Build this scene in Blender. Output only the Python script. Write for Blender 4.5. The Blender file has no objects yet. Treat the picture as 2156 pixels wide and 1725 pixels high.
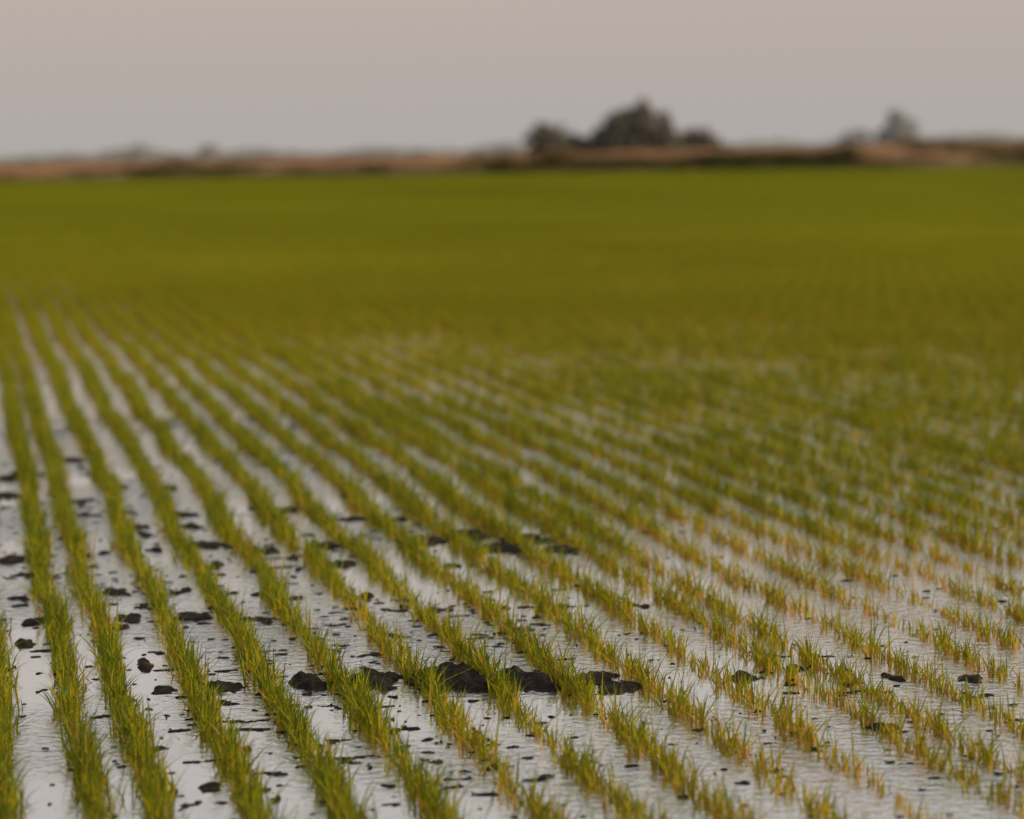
import bpy, math, numpy as np
from mathutils import Matrix, Vector
rng=np.random.default_rng(7)
sc=bpy.context.scene
sc.view_settings.view_transform='Standard'; sc.view_settings.look='None'; sc.view_settings.exposure=0
H=1.43; YAW=math.radians(12.76); PITCH=math.radians(6.09); ROLL=math.radians(0.85); FPX=5090.

# ---------------------------------------------------------------- camera
fw=Vector((math.sin(YAW)*math.cos(PITCH),math.cos(YAW)*math.cos(PITCH),-math.sin(PITCH)))
r0=Vector((math.cos(YAW),-math.sin(YAW),0)); u0=r0.cross(fw)
r=r0*math.cos(ROLL)-u0*math.sin(ROLL); u=r0*math.sin(ROLL)+u0*math.cos(ROLL)
cam=bpy.data.cameras.new("camera"); co=bpy.data.objects.new("camera",cam); sc.collection.objects.link(co)
M=Matrix((r,u,-fw)).transposed().to_4x4(); M.translation=Vector((0,0,H)); co.matrix_world=M
cam.sensor_width=36; cam.lens=36*FPX/2156; cam.clip_end=8000; cam.clip_start=0.1
cam.dof.use_dof=True; cam.dof.focus_distance=6.5; cam.dof.aperture_fstop=1.9
sc.camera=co
def unp(px,py):
    d=fw*FPX+r*(px-1078)+u*(862.5-py); t=H/-d.z
    return d.x*t,d.y*t
D=np.array([math.sin(YAW),math.cos(YAW)]); P=np.array([math.cos(YAW),-math.sin(YAW)])

# ---------------------------------------------------------------- noise
def vnoise(x,y,seed=0):
    xi=np.floor(x).astype(np.int64); yi=np.floor(y).astype(np.int64); fx=x-xi; fy=y-yi
    fx=fx*fx*(3-2*fx); fy=fy*fy*(3-2*fy)
    def h(a,b):
        n=(a*374761393+b*668265263+seed*1442695041)&0xffffffff
        n=((n^(n>>13))*1274126177)&0xffffffff
        return ((n^(n>>16))&0xffff)/65535.
    return (h(xi,yi)*(1-fx)+h(xi+1,yi)*fx)*(1-fy)+(h(xi,yi+1)*(1-fx)+h(xi+1,yi+1)*fx)*fy
def fbm(x,y,o=4,seed=0):
    s=0;a=.5;t=0
    for i in range(o):
        s=s+a*vnoise(x*2**i+17.3*i,y*2**i-9.1*i,seed+i); t+=a; a*=.5
    return s/t
def sst(a,b,x):
    t=np.clip((x-a)/(b-a),0,1); return t*t*(3-2*t)

# ---------------------------------------------------------------- materials
def mat(name):
    m=bpy.data.materials.new(name); m.use_nodes=True; m.node_tree.nodes.clear(); return m,m.node_tree.nodes,m.node_tree.links
def ramp(n,stops,interp='LINEAR'):
    c=n.new('ShaderNodeValToRGB'); c.color_ramp.interpolation=interp; e=c.color_ramp.elements
    while len(e)<len(stops): e.new(.5)
    for k,(p,col) in enumerate(stops): e[k].position=p; e[k].color=(*col,1)
    return c
def leafmat(name,base_stops,trans=.35,noise_scale=.15,dark=.75,light=1.15):
    m,n,l=mat(name)
    out=n.new('ShaderNodeOutputMaterial'); mx=n.new('ShaderNodeMixShader'); mx.inputs[0].default_value=trans
    df=n.new('ShaderNodeBsdfPrincipled'); df.inputs['Roughness'].default_value=.6
    df.inputs['Specular IOR Level'].default_value=.06
    tr=n.new('ShaderNodeBsdfTranslucent')
    at=n.new('ShaderNodeAttribute'); at.attribute_name='blade'
    sp=n.new('ShaderNodeSeparateColor'); l.new(at.outputs['Color'],sp.inputs[0])
    g=n.new('ShaderNodeNewGeometry'); nz=n.new('ShaderNodeTexNoise'); nz.inputs['Scale'].default_value=noise_scale
    nz.inputs['Detail'].default_value=3; l.new(g.outputs['Position'],nz.inputs['Vector'])
    a=n.new('ShaderNodeMath'); a.operation='MULTIPLY_ADD'; l.new(sp.outputs[1],a.inputs[0]); a.inputs[1].default_value=.55
    l.new(sp.outputs[0],a.inputs[2])
    b=n.new('ShaderNodeMath'); b.operation='SUBTRACT'; l.new(a.outputs[0],b.inputs[0]); l.new(sp.outputs[2],b.inputs[1])
    c=ramp(n,base_stops); l.new(b.outputs[0],c.inputs[0])
    hs=n.new('ShaderNodeHueSaturation'); l.new(c.outputs[0],hs.inputs['Color'])
    mr=n.new('ShaderNodeMapRange'); mr.inputs[1].default_value=.3; mr.inputs[2].default_value=.7; mr.inputs[3].default_value=dark; mr.inputs[4].default_value=light
    l.new(nz.outputs[0],mr.inputs[0]); l.new(mr.outputs[0],hs.inputs['Value'])
    l.new(hs.outputs[0],df.inputs['Base Color']); l.new(hs.outputs[0],tr.inputs[0])
    l.new(df.outputs[0],mx.inputs[1]); l.new(tr.outputs[0],mx.inputs[2]); l.new(mx.outputs[0],out.inputs[0])
    return m
m_rice=leafmat("rice_leaf",[(0,(.45,.23,.06)),(.18,(.40,.25,.035)),(.45,(.34,.29,.010)),(.75,(.22,.235,.010)),(1.0,(.09,.135,.012))],trans=.30,noise_scale=.09,dark=.84,light=1.22)
m_dry=leafmat("dry_grass_mat",[(0,(.035,.045,.010)),(.35,(.10,.09,.025)),(.6,(.46,.27,.155)),(1.0,(.64,.41,.27))],trans=.2,noise_scale=.12,dark=.6,light=1.2)
m_leaf=leafmat("tree_leaf_haze_tint",[(0,(.17,.17,.155)),(.5,(.22,.215,.185)),(1,(.30,.265,.215))],trans=.25,noise_scale=.3,dark=.85)  # grove foliage, base colour lightened to paint in the haze
m_far=leafmat("distant_leaf_haze_tint",[(0,(.56,.60,.63)),(1,(.62,.66,.68))],trans=.1,noise_scale=.02,dark=.9,light=1.1)  # treeline: aerial haze painted as pale blue-grey base colour, no volume
m_far2=leafmat("far_leaf_haze_tint",[(0,(.46,.49,.52)),(1,(.55,.57,.59))],trans=.1,noise_scale=.02,dark=.9,light=1.1)  # far single trees: haze put into the leaf colour, lighter and bluer

m_mud,n,l=mat("mud")
out=n.new('ShaderNodeOutputMaterial'); b=n.new('ShaderNodeBsdfPrincipled'); l.new(b.outputs[0],out.inputs[0])
tc=n.new('ShaderNodeNewGeometry'); nz=n.new('ShaderNodeTexNoise'); nz.inputs['Scale'].default_value=38; nz.inputs['Detail'].default_value=8
l.new(tc.outputs['Position'],nz.inputs['Vector'])
c=ramp(n,[(.3,(.010,.007,.005)),(.75,(.045,.028,.018))]); l.new(nz.outputs[0],c.inputs[0]); l.new(c.outputs[0],b.inputs['Base Color'])
b.inputs['Roughness'].default_value=.7; b.inputs['Specular IOR Level'].default_value=.15
bp=n.new('ShaderNodeBump'); bp.inputs['Strength'].default_value=1; bp.inputs['Distance'].default_value=.02; l.new(nz.outputs[0],bp.inputs['Height']); l.new(bp.outputs[0],b.inputs['Normal'])

m_wat,n,l=mat("shallow_water")
out=n.new('ShaderNodeOutputMaterial'); mx=n.new('ShaderNodeMixShader'); mx.inputs[0].default_value=.92
df=n.new('ShaderNodeBsdfDiffuse'); df.inputs[0].default_value=(.16,.13,.10,1)
gl=n.new('ShaderNodeBsdfGlossy'); gl.inputs['Roughness'].default_value=.03; gl.inputs[0].default_value=(1,.98,.955,1)
tc=n.new('ShaderNodeNewGeometry')
mp=n.new('ShaderNodeMapping'); mp.inputs['Scale'].default_value=(1,1.3,1); mp.inputs['Rotation'].default_value=(0,0,YAW); l.new(tc.outputs['Position'],mp.inputs['Vector'])
nz=n.new('ShaderNodeTexNoise'); nz.inputs['Scale'].default_value=26; nz.inputs['Detail'].default_value=3; nz.inputs['Roughness'].default_value=.6; l.new(mp.outputs[0],nz.inputs['Vector'])
n2=n.new('ShaderNodeTexNoise'); n2.inputs['Scale'].default_value=.8; l.new(tc.outputs['Position'],n2.inputs['Vector'])
mr=n.new('ShaderNodeMapRange'); mr.inputs[1].default_value=.42; mr.inputs[2].default_value=.66; mr.inputs[3].default_value=.06; mr.inputs[4].default_value=.55; l.new(n2.outputs[0],mr.inputs[0])
bp=n.new('ShaderNodeBump'); bp.inputs['Distance'].default_value=.02; l.new(nz.outputs[0],bp.inputs['Height']); l.new(mr.outputs[0],bp.inputs['Strength'])
l.new(bp.outputs[0],gl.inputs['Normal'])
l.new(df.outputs[0],mx.inputs[1]); l.new(gl.outputs[0],mx.inputs[2]); l.new(mx.outputs[0],out.inputs[0])

m_bank,n,l=mat("bank_earth")
out=n.new('ShaderNodeOutputMaterial'); b=n.new('ShaderNodeBsdfDiffuse'); l.new(b.outputs[0],out.inputs[0])
tc=n.new('ShaderNodeNewGeometry'); nz=n.new('ShaderNodeTexNoise'); nz.inputs['Scale'].default_value=.3; nz.inputs['Detail'].default_value=6
l.new(tc.outputs['Position'],nz.inputs['Vector'])
c=ramp(n,[(.35,(.16,.11,.06)),(.65,(.38,.25,.16))]); l.new(nz.outputs[0],c.inputs[0]); l.new(c.outputs[0],b.inputs[0])

m_bark,n,l=mat("bark")
out=n.new('ShaderNodeOutputMaterial'); b=n.new('ShaderNodeBsdfDiffuse'); l.new(b.outputs[0],out.inputs[0])
nz=n.new('ShaderNodeTexNoise'); nz.inputs['Scale'].default_value=6
c=ramp(n,[(.3,(.05,.035,.025)),(.7,(.12,.09,.07))]); l.new(nz.outputs[0],c.inputs[0]); l.new(c.outputs[0],b.inputs[0])

# ---------------------------------------------------------------- mesh helper
def mkmesh(name,V,Q,T=None,col=None,mats=(),smooth=False,link=True,midx=None):
    me=bpy.data.meshes.new(name)
    V=np.asarray(V,np.float32); nq=len(Q); nt=0 if T is None else len(T)
    me.vertices.add(len(V)); me.vertices.foreach_set('co',V.ravel())
    loops=np.asarray(Q,np.int32).ravel(); ls=np.arange(nq,dtype=np.int32)*4
    if nt:
        ls=np.concatenate([ls,nq*4+np.arange(nt,dtype=np.int32)*3]); loops=np.concatenate([loops,np.asarray(T,np.int32).ravel()])
    me.loops.add(len(loops)); me.loops.foreach_set('vertex_index',loops)
    me.polygons.add(nq+nt); me.polygons.foreach_set('loop_start',ls)
    if smooth: me.polygons.foreach_set('use_smooth',np.ones(nq+nt,bool))
    for m in mats: me.materials.append(m)
    if midx is not None: me.polygons.foreach_set('material_index',np.asarray(midx,np.int32))
    me.update(calc_edges=True)
    if col is not None:
        a=me.attributes.new('blade','FLOAT_COLOR','POINT'); c4=np.ones((len(V),4),np.float32); c4[:,:3]=col; a.data.foreach_set('color',c4.ravel())
    o=bpy.data.objects.new(name,me)
    if link: sc.collection.objects.link(o)
    return o

def blades(x,y,z,h,w,lean,dry,rand,seg=3):
    """curved tapered leaf blades"""
    N=len(x); th=rng.uniform(0,2*np.pi,N)
    wa=rng.uniform(0,np.pi,N)
    V=[];C=[]
    for k in range(seg+1):
        t=k/seg
        off=lean*h*(t*.45+t*t*.55)
        zz=z+h*(t-.28*np.minimum(lean,1.5)*t*t)
        cx=x+np.cos(th)*off; cy=y+np.sin(th)*off
        ww=w*(1-t**1.8)*.5 if k<seg else 0
        if k<seg:
            V.append(np.stack([cx-np.cos(wa)*ww,cy-np.sin(wa)*ww,zz],1)); V.append(np.stack([cx+np.cos(wa)*ww,cy+np.sin(wa)*ww,zz],1))
            C+= [np.stack([np.full(N,t),rand,dry],1)]*2
        else:
            V.append(np.stack([cx,cy,zz],1)); C.append(np.stack([np.full(N,t),rand,dry],1))
    K=2*seg+1
    V=np.stack(V,1).reshape(-1,3); C=np.stack(C,1).reshape(-1,3)
    b=np.arange(N)*K
    Q=np.concatenate([np.stack([b+2*k,b+2*k+1,b+2*k+3,b+2*k+2],1) for k in range(seg-1)]) if seg>1 else np.zeros((0,4),int)
    T=np.stack([b+2*(seg-1),b+2*(seg-1)+1,b+2*seg],1)
    return V,Q,T,C

# ---------------------------------------------------------------- row layout
known=[unp(x,1725)[0] for x in (20,215,345,545,740,940,1150,1340)]
rows=list(known)
rx=known[-1]
k=0
while rx<80:
    k+=1; rx+= .135 if k%12==5 else .2
    rows.append(rx)
rx=known[0]
while rx>-6: rx-=.2; rows.append(rx)
rows=np.array(sorted(rows))
def wob(X,Y): return .020*(vnoise(Y*.35,X*0+3.1,5)-.5)*2+.014*(vnoise(Y*1.1,X*3,6)-.5)*2
def density(X,Y):
    a=X/np.maximum(Y,.1)
    near=sst(9.3,7.4,Y)
    right=sst(.20,.32,a)
    d=1.08-.40*near*right
    d-=.32*sst(.60,.72,fbm(X*.9+4,Y*.32,3,11))*sst(.1,.2,a)*sst(45,30,Y)*sst(9,12,Y)
    d-=.30*sst(.55,.8,vnoise(X*2.5,Y*1.6,21))*sst(.05,.2,a)*sst(15,10,Y)
    d-=.15*sst(.6,.9,vnoise(X*5,Y*2.6,22))
    return np.clip(d,.30,1.1)

X_,Y_,Hh,Ld,Dr=[],[],[],[],[]
YN0,YN1=4.0,19.0
for X in rows:
    if X>10.5 or X<-1.2: continue
    n=int((YN1-YN0)*200); py=rng.uniform(YN0,YN1,n)
    py=py[np.arctan2(X,py)<math.radians(28)]
    d=density(np.full(len(py),X),py)
    pn=vnoise(py*14,np.full(len(py),X*13),31)
    keep=rng.uniform(0,1,len(py))<d*(.5+.7*pn)
    py=py[keep]; d=d[keep]
    px=X+wob(np.full(len(py),X),py)+rng.normal(0,1,len(py))*(.0165+.009*sst(10,20,py))+.020*(vnoise(py*4,np.full(len(py),X*7),33)-.5)
    nb=rng.integers(2,6,len(py))
    px=np.repeat(px,nb); yy=np.repeat(py,nb); dd=np.repeat(d,nb); N=len(px)
    ph=np.repeat(rng.uniform(.5,1.3,len(py)),nb)
    tall=.72+.52*vnoise(px*3,yy*2.4,41)
    X_.append(px+rng.normal(0,.005,N)); Y_.append(yy+rng.normal(0,.005,N))
    Hh.append(ph*rng.uniform(.4,1.1,N)*(.106+.012*sst(11,20,yy))*tall*(.6+.4*np.minimum(dd,1))); Dr.append((1.08-dd)*.42*sst(12,9,yy))
X_=np.concatenate(X_);Y_=np.concatenate(Y_);Hh=np.concatenate(Hh);Dr=np.concatenate(Dr);N=len(X_)
lean=np.abs(rng.normal(0,.50,N))+.05
dryr=Dr-.01+ .17*sst(11,20,Y_)+ (rng.uniform(0,1,N)<.16)*rng.uniform(.2,.6,N)
nearO=blades(X_,Y_,np.full(N,-.008),Hh,rng.uniform(.0032,.0062,N),lean,dryr,rng.uniform(0,1,N),3)
seed=mkmesh("rice_seedlings",nearO[0],nearO[1],nearO[2],nearO[3],[m_rice])

lib=bpy.data.collections.new("rice_row_segments")
SEG=.5
for v,(dens,nv) in enumerate([(44,0),(44,1),(44,2),(90,3),(90,4),(90,5)]):
    N=int(dens*3.2); nP=dens
    py=rng.uniform(0,SEG,nP); px=rng.normal(0,.024,nP)
    i=rng.integers(0,nP,N)
    V,Q,T,C=blades(px[i]+rng.normal(0,.004,N),py[i]+rng.normal(0,.004,N),np.full(N,-.005),rng.uniform(.4,1.15,N)*.118,rng.uniform(.005,.008,N),
        np.abs(rng.normal(0,.5,N))+.05,(rng.uniform(0,1,N)<.12)*.3+.24,rng.uniform(0,1,N),2)
    o=mkmesh("seg_%d"%v,V,Q,T,C,[m_rice],link=False); lib.objects.link(o)
pts=[];idx=[]
BANK=145.
for X in rows:
    ys=np.arange(YN1,175,SEG); ys=ys[(ys>X/math.tan(math.radians(28)))]
    if len(ys)==0: continue
    xs=np.full(len(ys),X)
    dist=xs*D[0]+ys*D[1]
    ok=(dist<BANK+.5)&((X>-6)); ys=ys[ok]; xs=xs[ok]
    d=density(xs,ys)
    keep=rng.uniform(0,1,len(ys))<d*1.9; ys=ys[keep]; xs=xs[keep]; d=d[keep]
    pts.append(np.stack([xs+wob(xs,ys),ys,np.zeros(len(ys))],1))
    idx.append(np.where(d>.75,rng.integers(3,6,len(ys)),rng.integers(0,3,len(ys))))
pts=np.concatenate(pts); idx=np.concatenate(idx)
me=bpy.data.meshes.new("rice_rows"); me.vertices.add(len(pts)); me.vertices.foreach_set('co',pts.astype(np.float32).ravel())
a=me.attributes.new('pick','INT','POINT'); a.data.foreach_set('value',idx.astype(np.int32))
a=me.attributes.new('hs','FLOAT','POINT'); a.data.foreach_set('value',(rng.uniform(.85,1.15,len(pts))*(1+.3*sst(22,55,pts[:,1]))).astype(np.float32))
a=me.attributes.new('ws','FLOAT','POINT'); a.data.foreach_set('value',(1.05+1.1*sst(19,52,pts[:,1])).astype(np.float32))
far=bpy.data.objects.new("rice_rows",me); sc.collection.objects.link(far)
ng=bpy.data.node_groups.new("scatter_rows",'GeometryNodeTree')
ng.interface.new_socket('Geometry',in_out='INPUT',socket_type='NodeSocketGeometry'); ng.interface.new_socket('Geometry',in_out='OUTPUT',socket_type='NodeSocketGeometry')
n=ng.nodes;l=ng.links
gi=n.new('NodeGroupInput');go=n.new('NodeGroupOutput');ip=n.new('GeometryNodeInstanceOnPoints');ci=n.new('GeometryNodeCollectionInfo')
ci.inputs['Collection'].default_value=lib; ci.inputs['Separate Children'].default_value=True; ci.inputs['Reset Children'].default_value=True
ip.inputs['Pick Instance'].default_value=True
def attr(name,t):
    q=n.new('GeometryNodeInputNamedAttribute'); q.data_type=t; q.inputs['Name'].default_value=name
    return [s for s in q.outputs if s.enabled and s.name=='Attribute'][0]
cx=n.new('ShaderNodeCombineXYZ'); cx.inputs[1].default_value=1
l.new(gi.outputs[0],ip.inputs['Points']); l.new(ci.outputs[0],ip.inputs['Instance'])
l.new(attr('pick','INT'),ip.inputs['Instance Index'])
l.new(attr('ws','FLOAT'),cx.inputs[0]); l.new(attr('hs','FLOAT'),cx.inputs[2]); l.new(cx.outputs[0],ip.inputs['Scale'])
l.new(ip.outputs[0],go.inputs[0])
md=far.modifiers.new("scatter",'NODES'); md.node_group=ng
far.parent=seed

# ---------------------------------------------------------------- ground
def axis(lo,hi,step,L):
    f=np.arange(lo,hi,step); s=step; a=[]; v=hi
    while v<L: a.append(v); s*=1.35; v+=s
    b=[]; s=step; v=lo
    while v>-L: s*=1.35; v-=s; b.append(v)
    return np.concatenate([b[::-1],f,a])
ax=axis(-1.0,5.2,.009,4500); ay=axis(4.4,13.5,.010,4500)
GX,GY=np.meshgrid(ax,ay,indexing='ij')
inner=(GX>-1.0)&(GX<5.2)&(GY>4.4)&(GY<13.5)
Z=np.full(GX.shape,-.03)
x=GX[inner];y=GY[inner]
f=fbm(x*19,y*34,4,71); big=fbm(x*1.3,y*1.0,2,75)
z=-.02+.16*np.clip(f-.592+.24*(big-.5)-.03*sst(8,10,y)-.08*sst(.15,.30,x/y),0,1)
z=np.minimum(z,.0020+.006*(f-.6))
clods=[]
def cl(px,py,rw,h=.03): X,Y=unp(px,py); clods.append((X,Y,rw,h))
for a in [(640,1440,.06,.018),(475,1447,.045,.010),(340,1455,.035,.004),(790,1435,.065,.016),(940,1430,.09,.023),(1000,1447,.06,.016),(1110,1435,.09,.020),(1250,1430,.065,.012),(1300,1450,.045,.006),
          (55,1350,.035,.006),(25,1180,.06,.008),(245,1250,.045,.008),(270,1305,.03,.005),(390,1300,.045,.008),(525,1305,.035,.005),(310,1400,.03,.004),(925,1285,.045,.004),(1060,1280,.035,.003),(1190,1278,.03,.003),(1320,1273,.035,.005),
          (320,1160,.04,.005),(410,1110,.055,.008),(560,1160,.05,.005),(430,1150,.05,.005),(690,1150,.06,.008),(710,1190,.05,.005),(960,1195,.03,.004),(830,1095,.05,.005),(740,1095,.05,.005),
          (880,1140,.08,.008),(980,1130,.09,.01),(1060,1155,.09,.008),(1180,1160,.08,.006),(1110,1135,.08,.008),(290,1110,.035,.005),(175,1055,.05,.005),(270,1080,.04,.005),(180,1085,.04,.005),(385,1085,.05,.007),(15,1010,.08,.009),(5,1045,.08,.009),(150,970,.09,.006),(40,1000,.06,.006),(350,1030,.04,.005),(590,1075,.05,.005),(460,1195,.04,.004),(1560,1425,.045,.005),(1670,1410,.035,.004),(1880,1425,.035,.004),(2050,1430,.05,.005),(1850,1530,.035,.004),(445,1665,.03,.004)]: cl(*a)
for k in range(150):
    px=rng.uniform(0,900);py=rng.uniform(960,1330)
    if px>300+ (py-950)*2.2: continue
    cl(px,py,rng.uniform(.012,.04),rng.uniform(-.004,.004))
for k in range(60):
    cl(rng.uniform(-50,1300),rng.uniform(1330,1740),rng.uniform(.006,.018),rng.uniform(-.003,.002))
wx=x+.12*(fbm(x*14,y*14,5,81)-.5); wy=y+.15*(fbm(x*14+50,y*14,5,82)-.5)
cz=np.zeros(len(x))
for (cx_,cy_,rr,hh) in clods:
    s=(abs(x-cx_)<rr*3.5)&(abs(y-cy_)<rr*4)
    q=((wx[s]-cx_)/rr)**2+((wy[s]-cy_)/(rr*1.3))**2
    cz[s]=np.maximum(cz[s],(hh+.024)*np.exp(-q*q*.5))
z=np.maximum(z,-.02+cz*(.55+.9*fbm(x*30,y*30,5,91)))
Z[inner]=z
nx,ny=GX.shape
V=np.stack([GX.ravel(),GY.ravel(),Z.ravel()],1)
I=np.arange(nx*ny).reshape(nx,ny)
Q=np.stack([I[:-1,:-1].ravel(),I[1:,:-1].ravel(),I[1:,1:].ravel(),I[:-1,1:].ravel()],1)
cen=V[Q[:,0]]; dist=cen[:,0]*D[0]+cen[:,1]*D[1]
mkmesh("ground",V,Q,mats=[m_mud,m_bank],smooth=True,midx=(dist>BANK+3).astype(int))

def pt(d,s,z=0): p=D*d+P*s; return (p[0],p[1],z)
mkmesh("water",[pt(-40,-120),pt(-40,160),pt(BANK+2,160),pt(BANK+2,-120)],[[0,1,2,3]],mats=[m_wat])

# ---------------------------------------------------------------- embankment
def hk(s): return 1.02+.38*np.clip(s/31,-1.2,1.4)
S=np.arange(-260,260,.8); prof=[(-.8,-.2),(0,.03),(1.2,.45),(2.4,.8),(3.6,.95),(6,.95),(8,.5),(10,-.2)]
V=[];
for (dd,zz) in prof:
    nzv=(fbm(S*.25,np.full(len(S),dd*.7),3,101)-.5)*.3*(zz>.1)
    p=D[None]*(BANK+dd+(fbm(S*.1,S*0+dd,2,103)[:,None]-.5)*.8)+P[None]*S[:,None]
    V.append(np.column_stack([p,zz*(hk(S) if zz>0 else 1)+nzv]))
V=np.stack(V,1); nS,nP,_=V.shape; I=np.arange(nS*nP).reshape(nS,nP)
Q=np.stack([I[:-1,:-1].ravel(),I[1:,:-1].ravel(),I[1:,1:].ravel(),I[:-1,1:].ravel()],1)
mkmesh("embankment",V.reshape(-1,3),Q,mats=[m_bank],smooth=True)
N=130000
s=rng.uniform(-75,75,N); t=rng.uniform(0,1,N); dd=-.3+5.5*t
p=D[None]*(BANK+dd)[:,None]+P[None]*s[:,None]
zb=np.interp(dd,[q[0] for q in prof],[q[1] for q in prof])*hk(s)
patch=fbm(s*.16,dd*.4,3,111)
shr=sst(.60,.72,fbm(s*.30+9,dd*.35,3,118))
h=.15+.4*fbm(s*.5,dd,3,112)+.35*shr
lim=1.55+4.2*(fbm(s*.14,s*0,3,115)-.45)-1.2*sst(-22,-29,s)
dry=np.where(dd<lim,.95,.05)+1.0*(.55-patch)
dry=np.where(rng.uniform(0,1,N)<shr*.8,.85,dry)
# colour factor runs dark/green (low) to straw (high): invert so 'dry' stays straw
V,Q,T,C=blades(p[:,0],p[:,1],zb-.03,h*rng.uniform(.6,1.2,N),rng.uniform(.02,.05,N),np.abs(rng.normal(0,.4,N)),np.clip(dry,0,1),rng.uniform(0,1,N),2)
mkmesh("bank_grass",V,Q,T,C,[m_dry])

# ---------------------------------------------------------------- trees
def tube(p0,p1,r0_,r1_,n=7):
    p0=np.array(p0,float);p1=np.array(p1,float);d=p1-p0;d/=np.linalg.norm(d)
    a=np.cross(d,[.3,.9,.1]);a/=np.linalg.norm(a);b=np.cross(d,a)
    an=np.arange(n)/n*2*np.pi
    ring=np.cos(an)[:,None]*a+np.sin(an)[:,None]*b
    V=np.concatenate([p0+ring*r0_,p1+ring*r1_]); i=np.arange(n)
    return V,np.stack([i,(i+1)%n,(i+1)%n+n,i+n],1)
def tree(name,dist,side,h,w,crown,m=m_leaf,nleaf=5000,leaf=.3):
    base=D*dist+P*side; VV=[];QQ=[];MI=[];off=0;CC=[]
    def add(V,Q,mi,C=None):
        nonlocal off
        VV.append(V);QQ.append(Q+off);MI.append(np.full(len(Q),mi));off+=len(V);CC.append(np.zeros((len(V),3)) if C is None else C)
    tr=h*.035
    add(*tube((0,0,-.3),(0.1*w*.2,0,h*.35),tr,tr*.6),0)
    for (dx,z_,rx_,rz) in crown:
        tip=(dx*w/2*.9,rng.uniform(-.2,.2)*w*.3,z_*h)
        mid=(dx*w*.2,rng.uniform(-.1,.1)*w,h*(.25+.4*z_*.6))
        add(*tube((0,0,h*.18),mid,tr*.6,tr*.35),0); add(*tube(mid,tip,tr*.35,tr*.1),0)
    tot=sum(c[2]*c[3] for c in crown)
    for (dx,z_,rx_,rz) in crown:
        ncl=max(20,int(220*rx_*rz/tot))
        for k in range(ncl):
            v=rng.normal(0,1,3); v/=np.linalg.norm(v); v*=rng.uniform(.15,1.0)
            cc=np.array([dx*w/2+v[0]*rx_*w/2,v[1]*rx_*w/2*.9,z_*h+v[2]*rz*h])
            cr=rng.uniform(.10,.20)*min(w,h*1.3)*.5
            nl=int(nleaf/80); q=rng.normal(0,1,(nl,3)); q/=np.linalg.norm(q,axis=1)[:,None]; q*=(rng.uniform(.2,1,nl)**.5)[:,None]*cr
            c0=cc+q; c0[:,2]=np.maximum(c0[:,2],.15)
            a=rng.normal(0,1,(nl,3));a/=np.linalg.norm(a,axis=1)[:,None];b=np.cross(a,rng.normal(0,1,(nl,3)));b/=np.linalg.norm(b,axis=1)[:,None]
            L=leaf*rng.uniform(.6,1.3,nl)[:,None]
            V=np.stack([c0-a*L,c0-b*L*.45,c0+a*L,c0+b*L*.45],1).reshape(-1,3)
            Q=np.arange(nl*4).reshape(-1,4)
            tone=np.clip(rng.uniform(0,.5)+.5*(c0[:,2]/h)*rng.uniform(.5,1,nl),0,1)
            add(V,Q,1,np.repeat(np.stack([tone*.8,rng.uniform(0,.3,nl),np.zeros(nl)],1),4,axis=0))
    V=np.concatenate(VV)
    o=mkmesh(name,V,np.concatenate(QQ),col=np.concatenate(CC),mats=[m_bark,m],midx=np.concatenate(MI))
    o.location=(base[0],base[1],0); o.rotation_euler=(0,0,-YAW); return o
TD=400.
def sx(px,d): return (px-1078)/FPX*d
def hp(npx,d): return npx/FPX*d
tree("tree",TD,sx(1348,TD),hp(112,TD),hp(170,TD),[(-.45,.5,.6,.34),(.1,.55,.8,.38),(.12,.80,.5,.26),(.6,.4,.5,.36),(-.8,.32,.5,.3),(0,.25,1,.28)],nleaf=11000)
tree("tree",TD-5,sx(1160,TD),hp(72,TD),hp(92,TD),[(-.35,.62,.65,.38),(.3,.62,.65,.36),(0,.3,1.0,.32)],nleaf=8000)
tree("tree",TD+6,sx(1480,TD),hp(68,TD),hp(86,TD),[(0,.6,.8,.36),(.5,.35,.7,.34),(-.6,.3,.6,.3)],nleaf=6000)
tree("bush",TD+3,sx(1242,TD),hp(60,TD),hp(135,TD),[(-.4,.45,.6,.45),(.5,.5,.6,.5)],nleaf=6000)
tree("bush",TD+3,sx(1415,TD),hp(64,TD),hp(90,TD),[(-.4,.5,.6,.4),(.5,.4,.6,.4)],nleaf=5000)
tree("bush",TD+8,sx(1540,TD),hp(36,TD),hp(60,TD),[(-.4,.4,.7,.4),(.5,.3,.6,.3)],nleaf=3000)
FD=900.
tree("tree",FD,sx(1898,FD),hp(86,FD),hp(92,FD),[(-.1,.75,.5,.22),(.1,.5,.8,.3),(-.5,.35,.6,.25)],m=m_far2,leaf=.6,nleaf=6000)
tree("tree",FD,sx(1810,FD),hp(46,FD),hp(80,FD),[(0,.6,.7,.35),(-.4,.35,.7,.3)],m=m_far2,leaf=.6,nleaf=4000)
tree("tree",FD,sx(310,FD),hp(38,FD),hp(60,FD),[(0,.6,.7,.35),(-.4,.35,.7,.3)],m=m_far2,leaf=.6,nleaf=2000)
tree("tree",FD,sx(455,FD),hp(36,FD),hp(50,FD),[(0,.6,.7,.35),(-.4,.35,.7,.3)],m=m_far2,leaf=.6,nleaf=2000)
N=60000; LD=1300.
s=rng.uniform(-420,420,N); hgt=2.5+10*fbm(s*.03,s*0,4,131)**1.8
hgt=hgt*(.75+.45*sst(-60,200,s))
z=rng.uniform(0,1,N)**.8*hgt; dd=LD+rng.uniform(-8,8,N); p=D[None]*dd[:,None]+P[None]*s[:,None]
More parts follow.
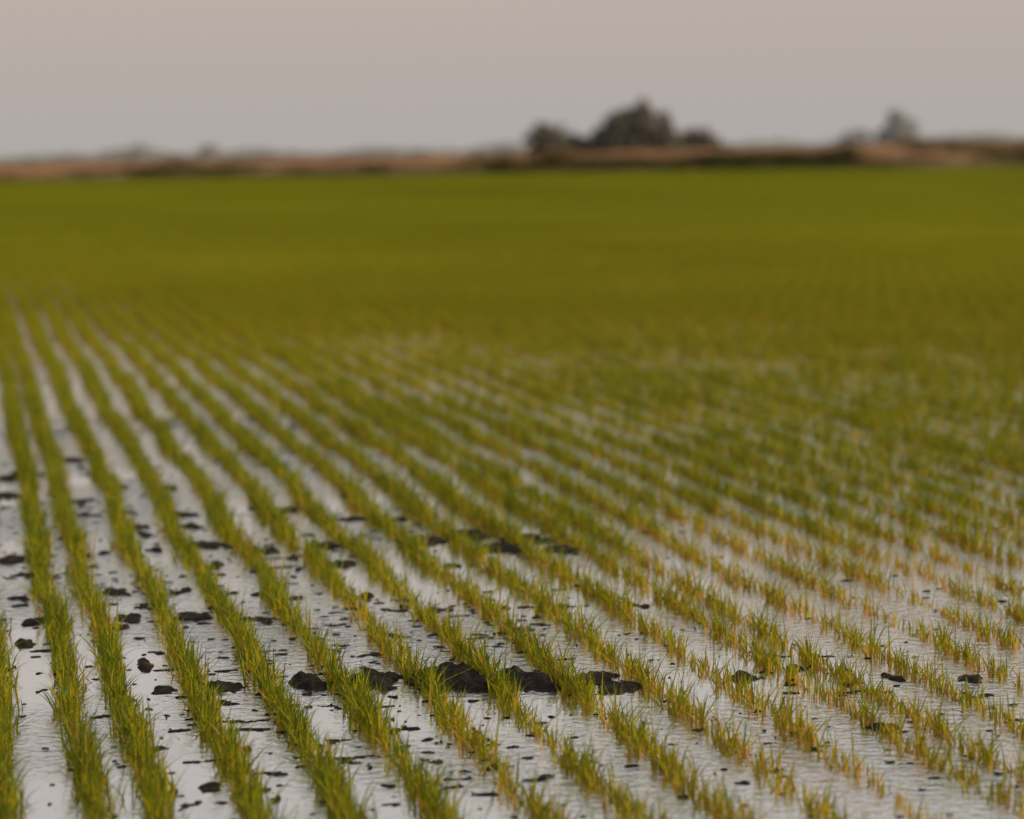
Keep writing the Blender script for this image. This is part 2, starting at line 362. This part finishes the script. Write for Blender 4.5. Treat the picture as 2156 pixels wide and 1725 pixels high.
c0=np.column_stack([p,z]); a=rng.normal(0,1,(N,3));a/=np.linalg.norm(a,axis=1)[:,None];b=np.cross(a,rng.normal(0,1,(N,3)));b/=np.linalg.norm(b,axis=1)[:,None]
V=np.stack([c0-a*.9,c0-b*.5,c0+a*.9,c0+b*.5],1).reshape(-1,3)
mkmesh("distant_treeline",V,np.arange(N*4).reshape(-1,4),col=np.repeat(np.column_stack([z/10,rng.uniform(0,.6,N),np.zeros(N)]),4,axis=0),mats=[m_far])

# ---------------------------------------------------------------- sky + sun
SE=math.radians(16); az=YAW+math.radians(115)
w=bpy.data.worlds.new("World"); sc.world=w; w.use_nodes=True; n=w.node_tree.nodes; l=w.node_tree.links; n.clear()
out=n.new('ShaderNodeOutputWorld'); bg=n.new('ShaderNodeBackground'); bg.inputs[1].default_value=.1
sky=n.new('ShaderNodeTexSky'); sky.sky_type='NISHITA'; sky.sun_disc=False; sky.sun_elevation=SE; sky.sun_rotation=az; sky.dust_density=4
tc=n.new('ShaderNodeTexCoord'); sp=n.new('ShaderNodeSeparateXYZ'); l.new(tc.outputs['Generated'],sp.inputs[0])
c=ramp(n,[(0,(.465,.44,.43)),(.07,(.54,.445,.395)),(.16,(.61,.55,.52)),(.4,(.54,.54,.545)),(.8,(.40,.44,.48))],'B_SPLINE'); l.new(sp.outputs[2],c.inputs[0])
sc10=n.new('ShaderNodeVectorMath'); sc10.operation='SCALE'; sc10.inputs['Scale'].default_value=10; l.new(c.outputs[0],sc10.inputs[0])
mx=n.new('ShaderNodeMixRGB'); mx.inputs[0].default_value=.9; l.new(sky.outputs[0],mx.inputs[1]); l.new(sc10.outputs[0],mx.inputs[2])
l.new(mx.outputs[0],bg.inputs[0]); l.new(bg.outputs[0],out.inputs[0])
sd=bpy.data.lights.new("sun",'SUN'); sd.energy=3.6; sd.angle=math.radians(4); sd.color=(1,.78,.50)
so=bpy.data.objects.new("sun",sd); sc.collection.objects.link(so)
dirv=Vector((math.sin(az)*math.cos(SE),math.cos(az)*math.cos(SE),math.sin(SE)))
so.rotation_euler=dirv.to_track_quat('Z','Y').to_euler()
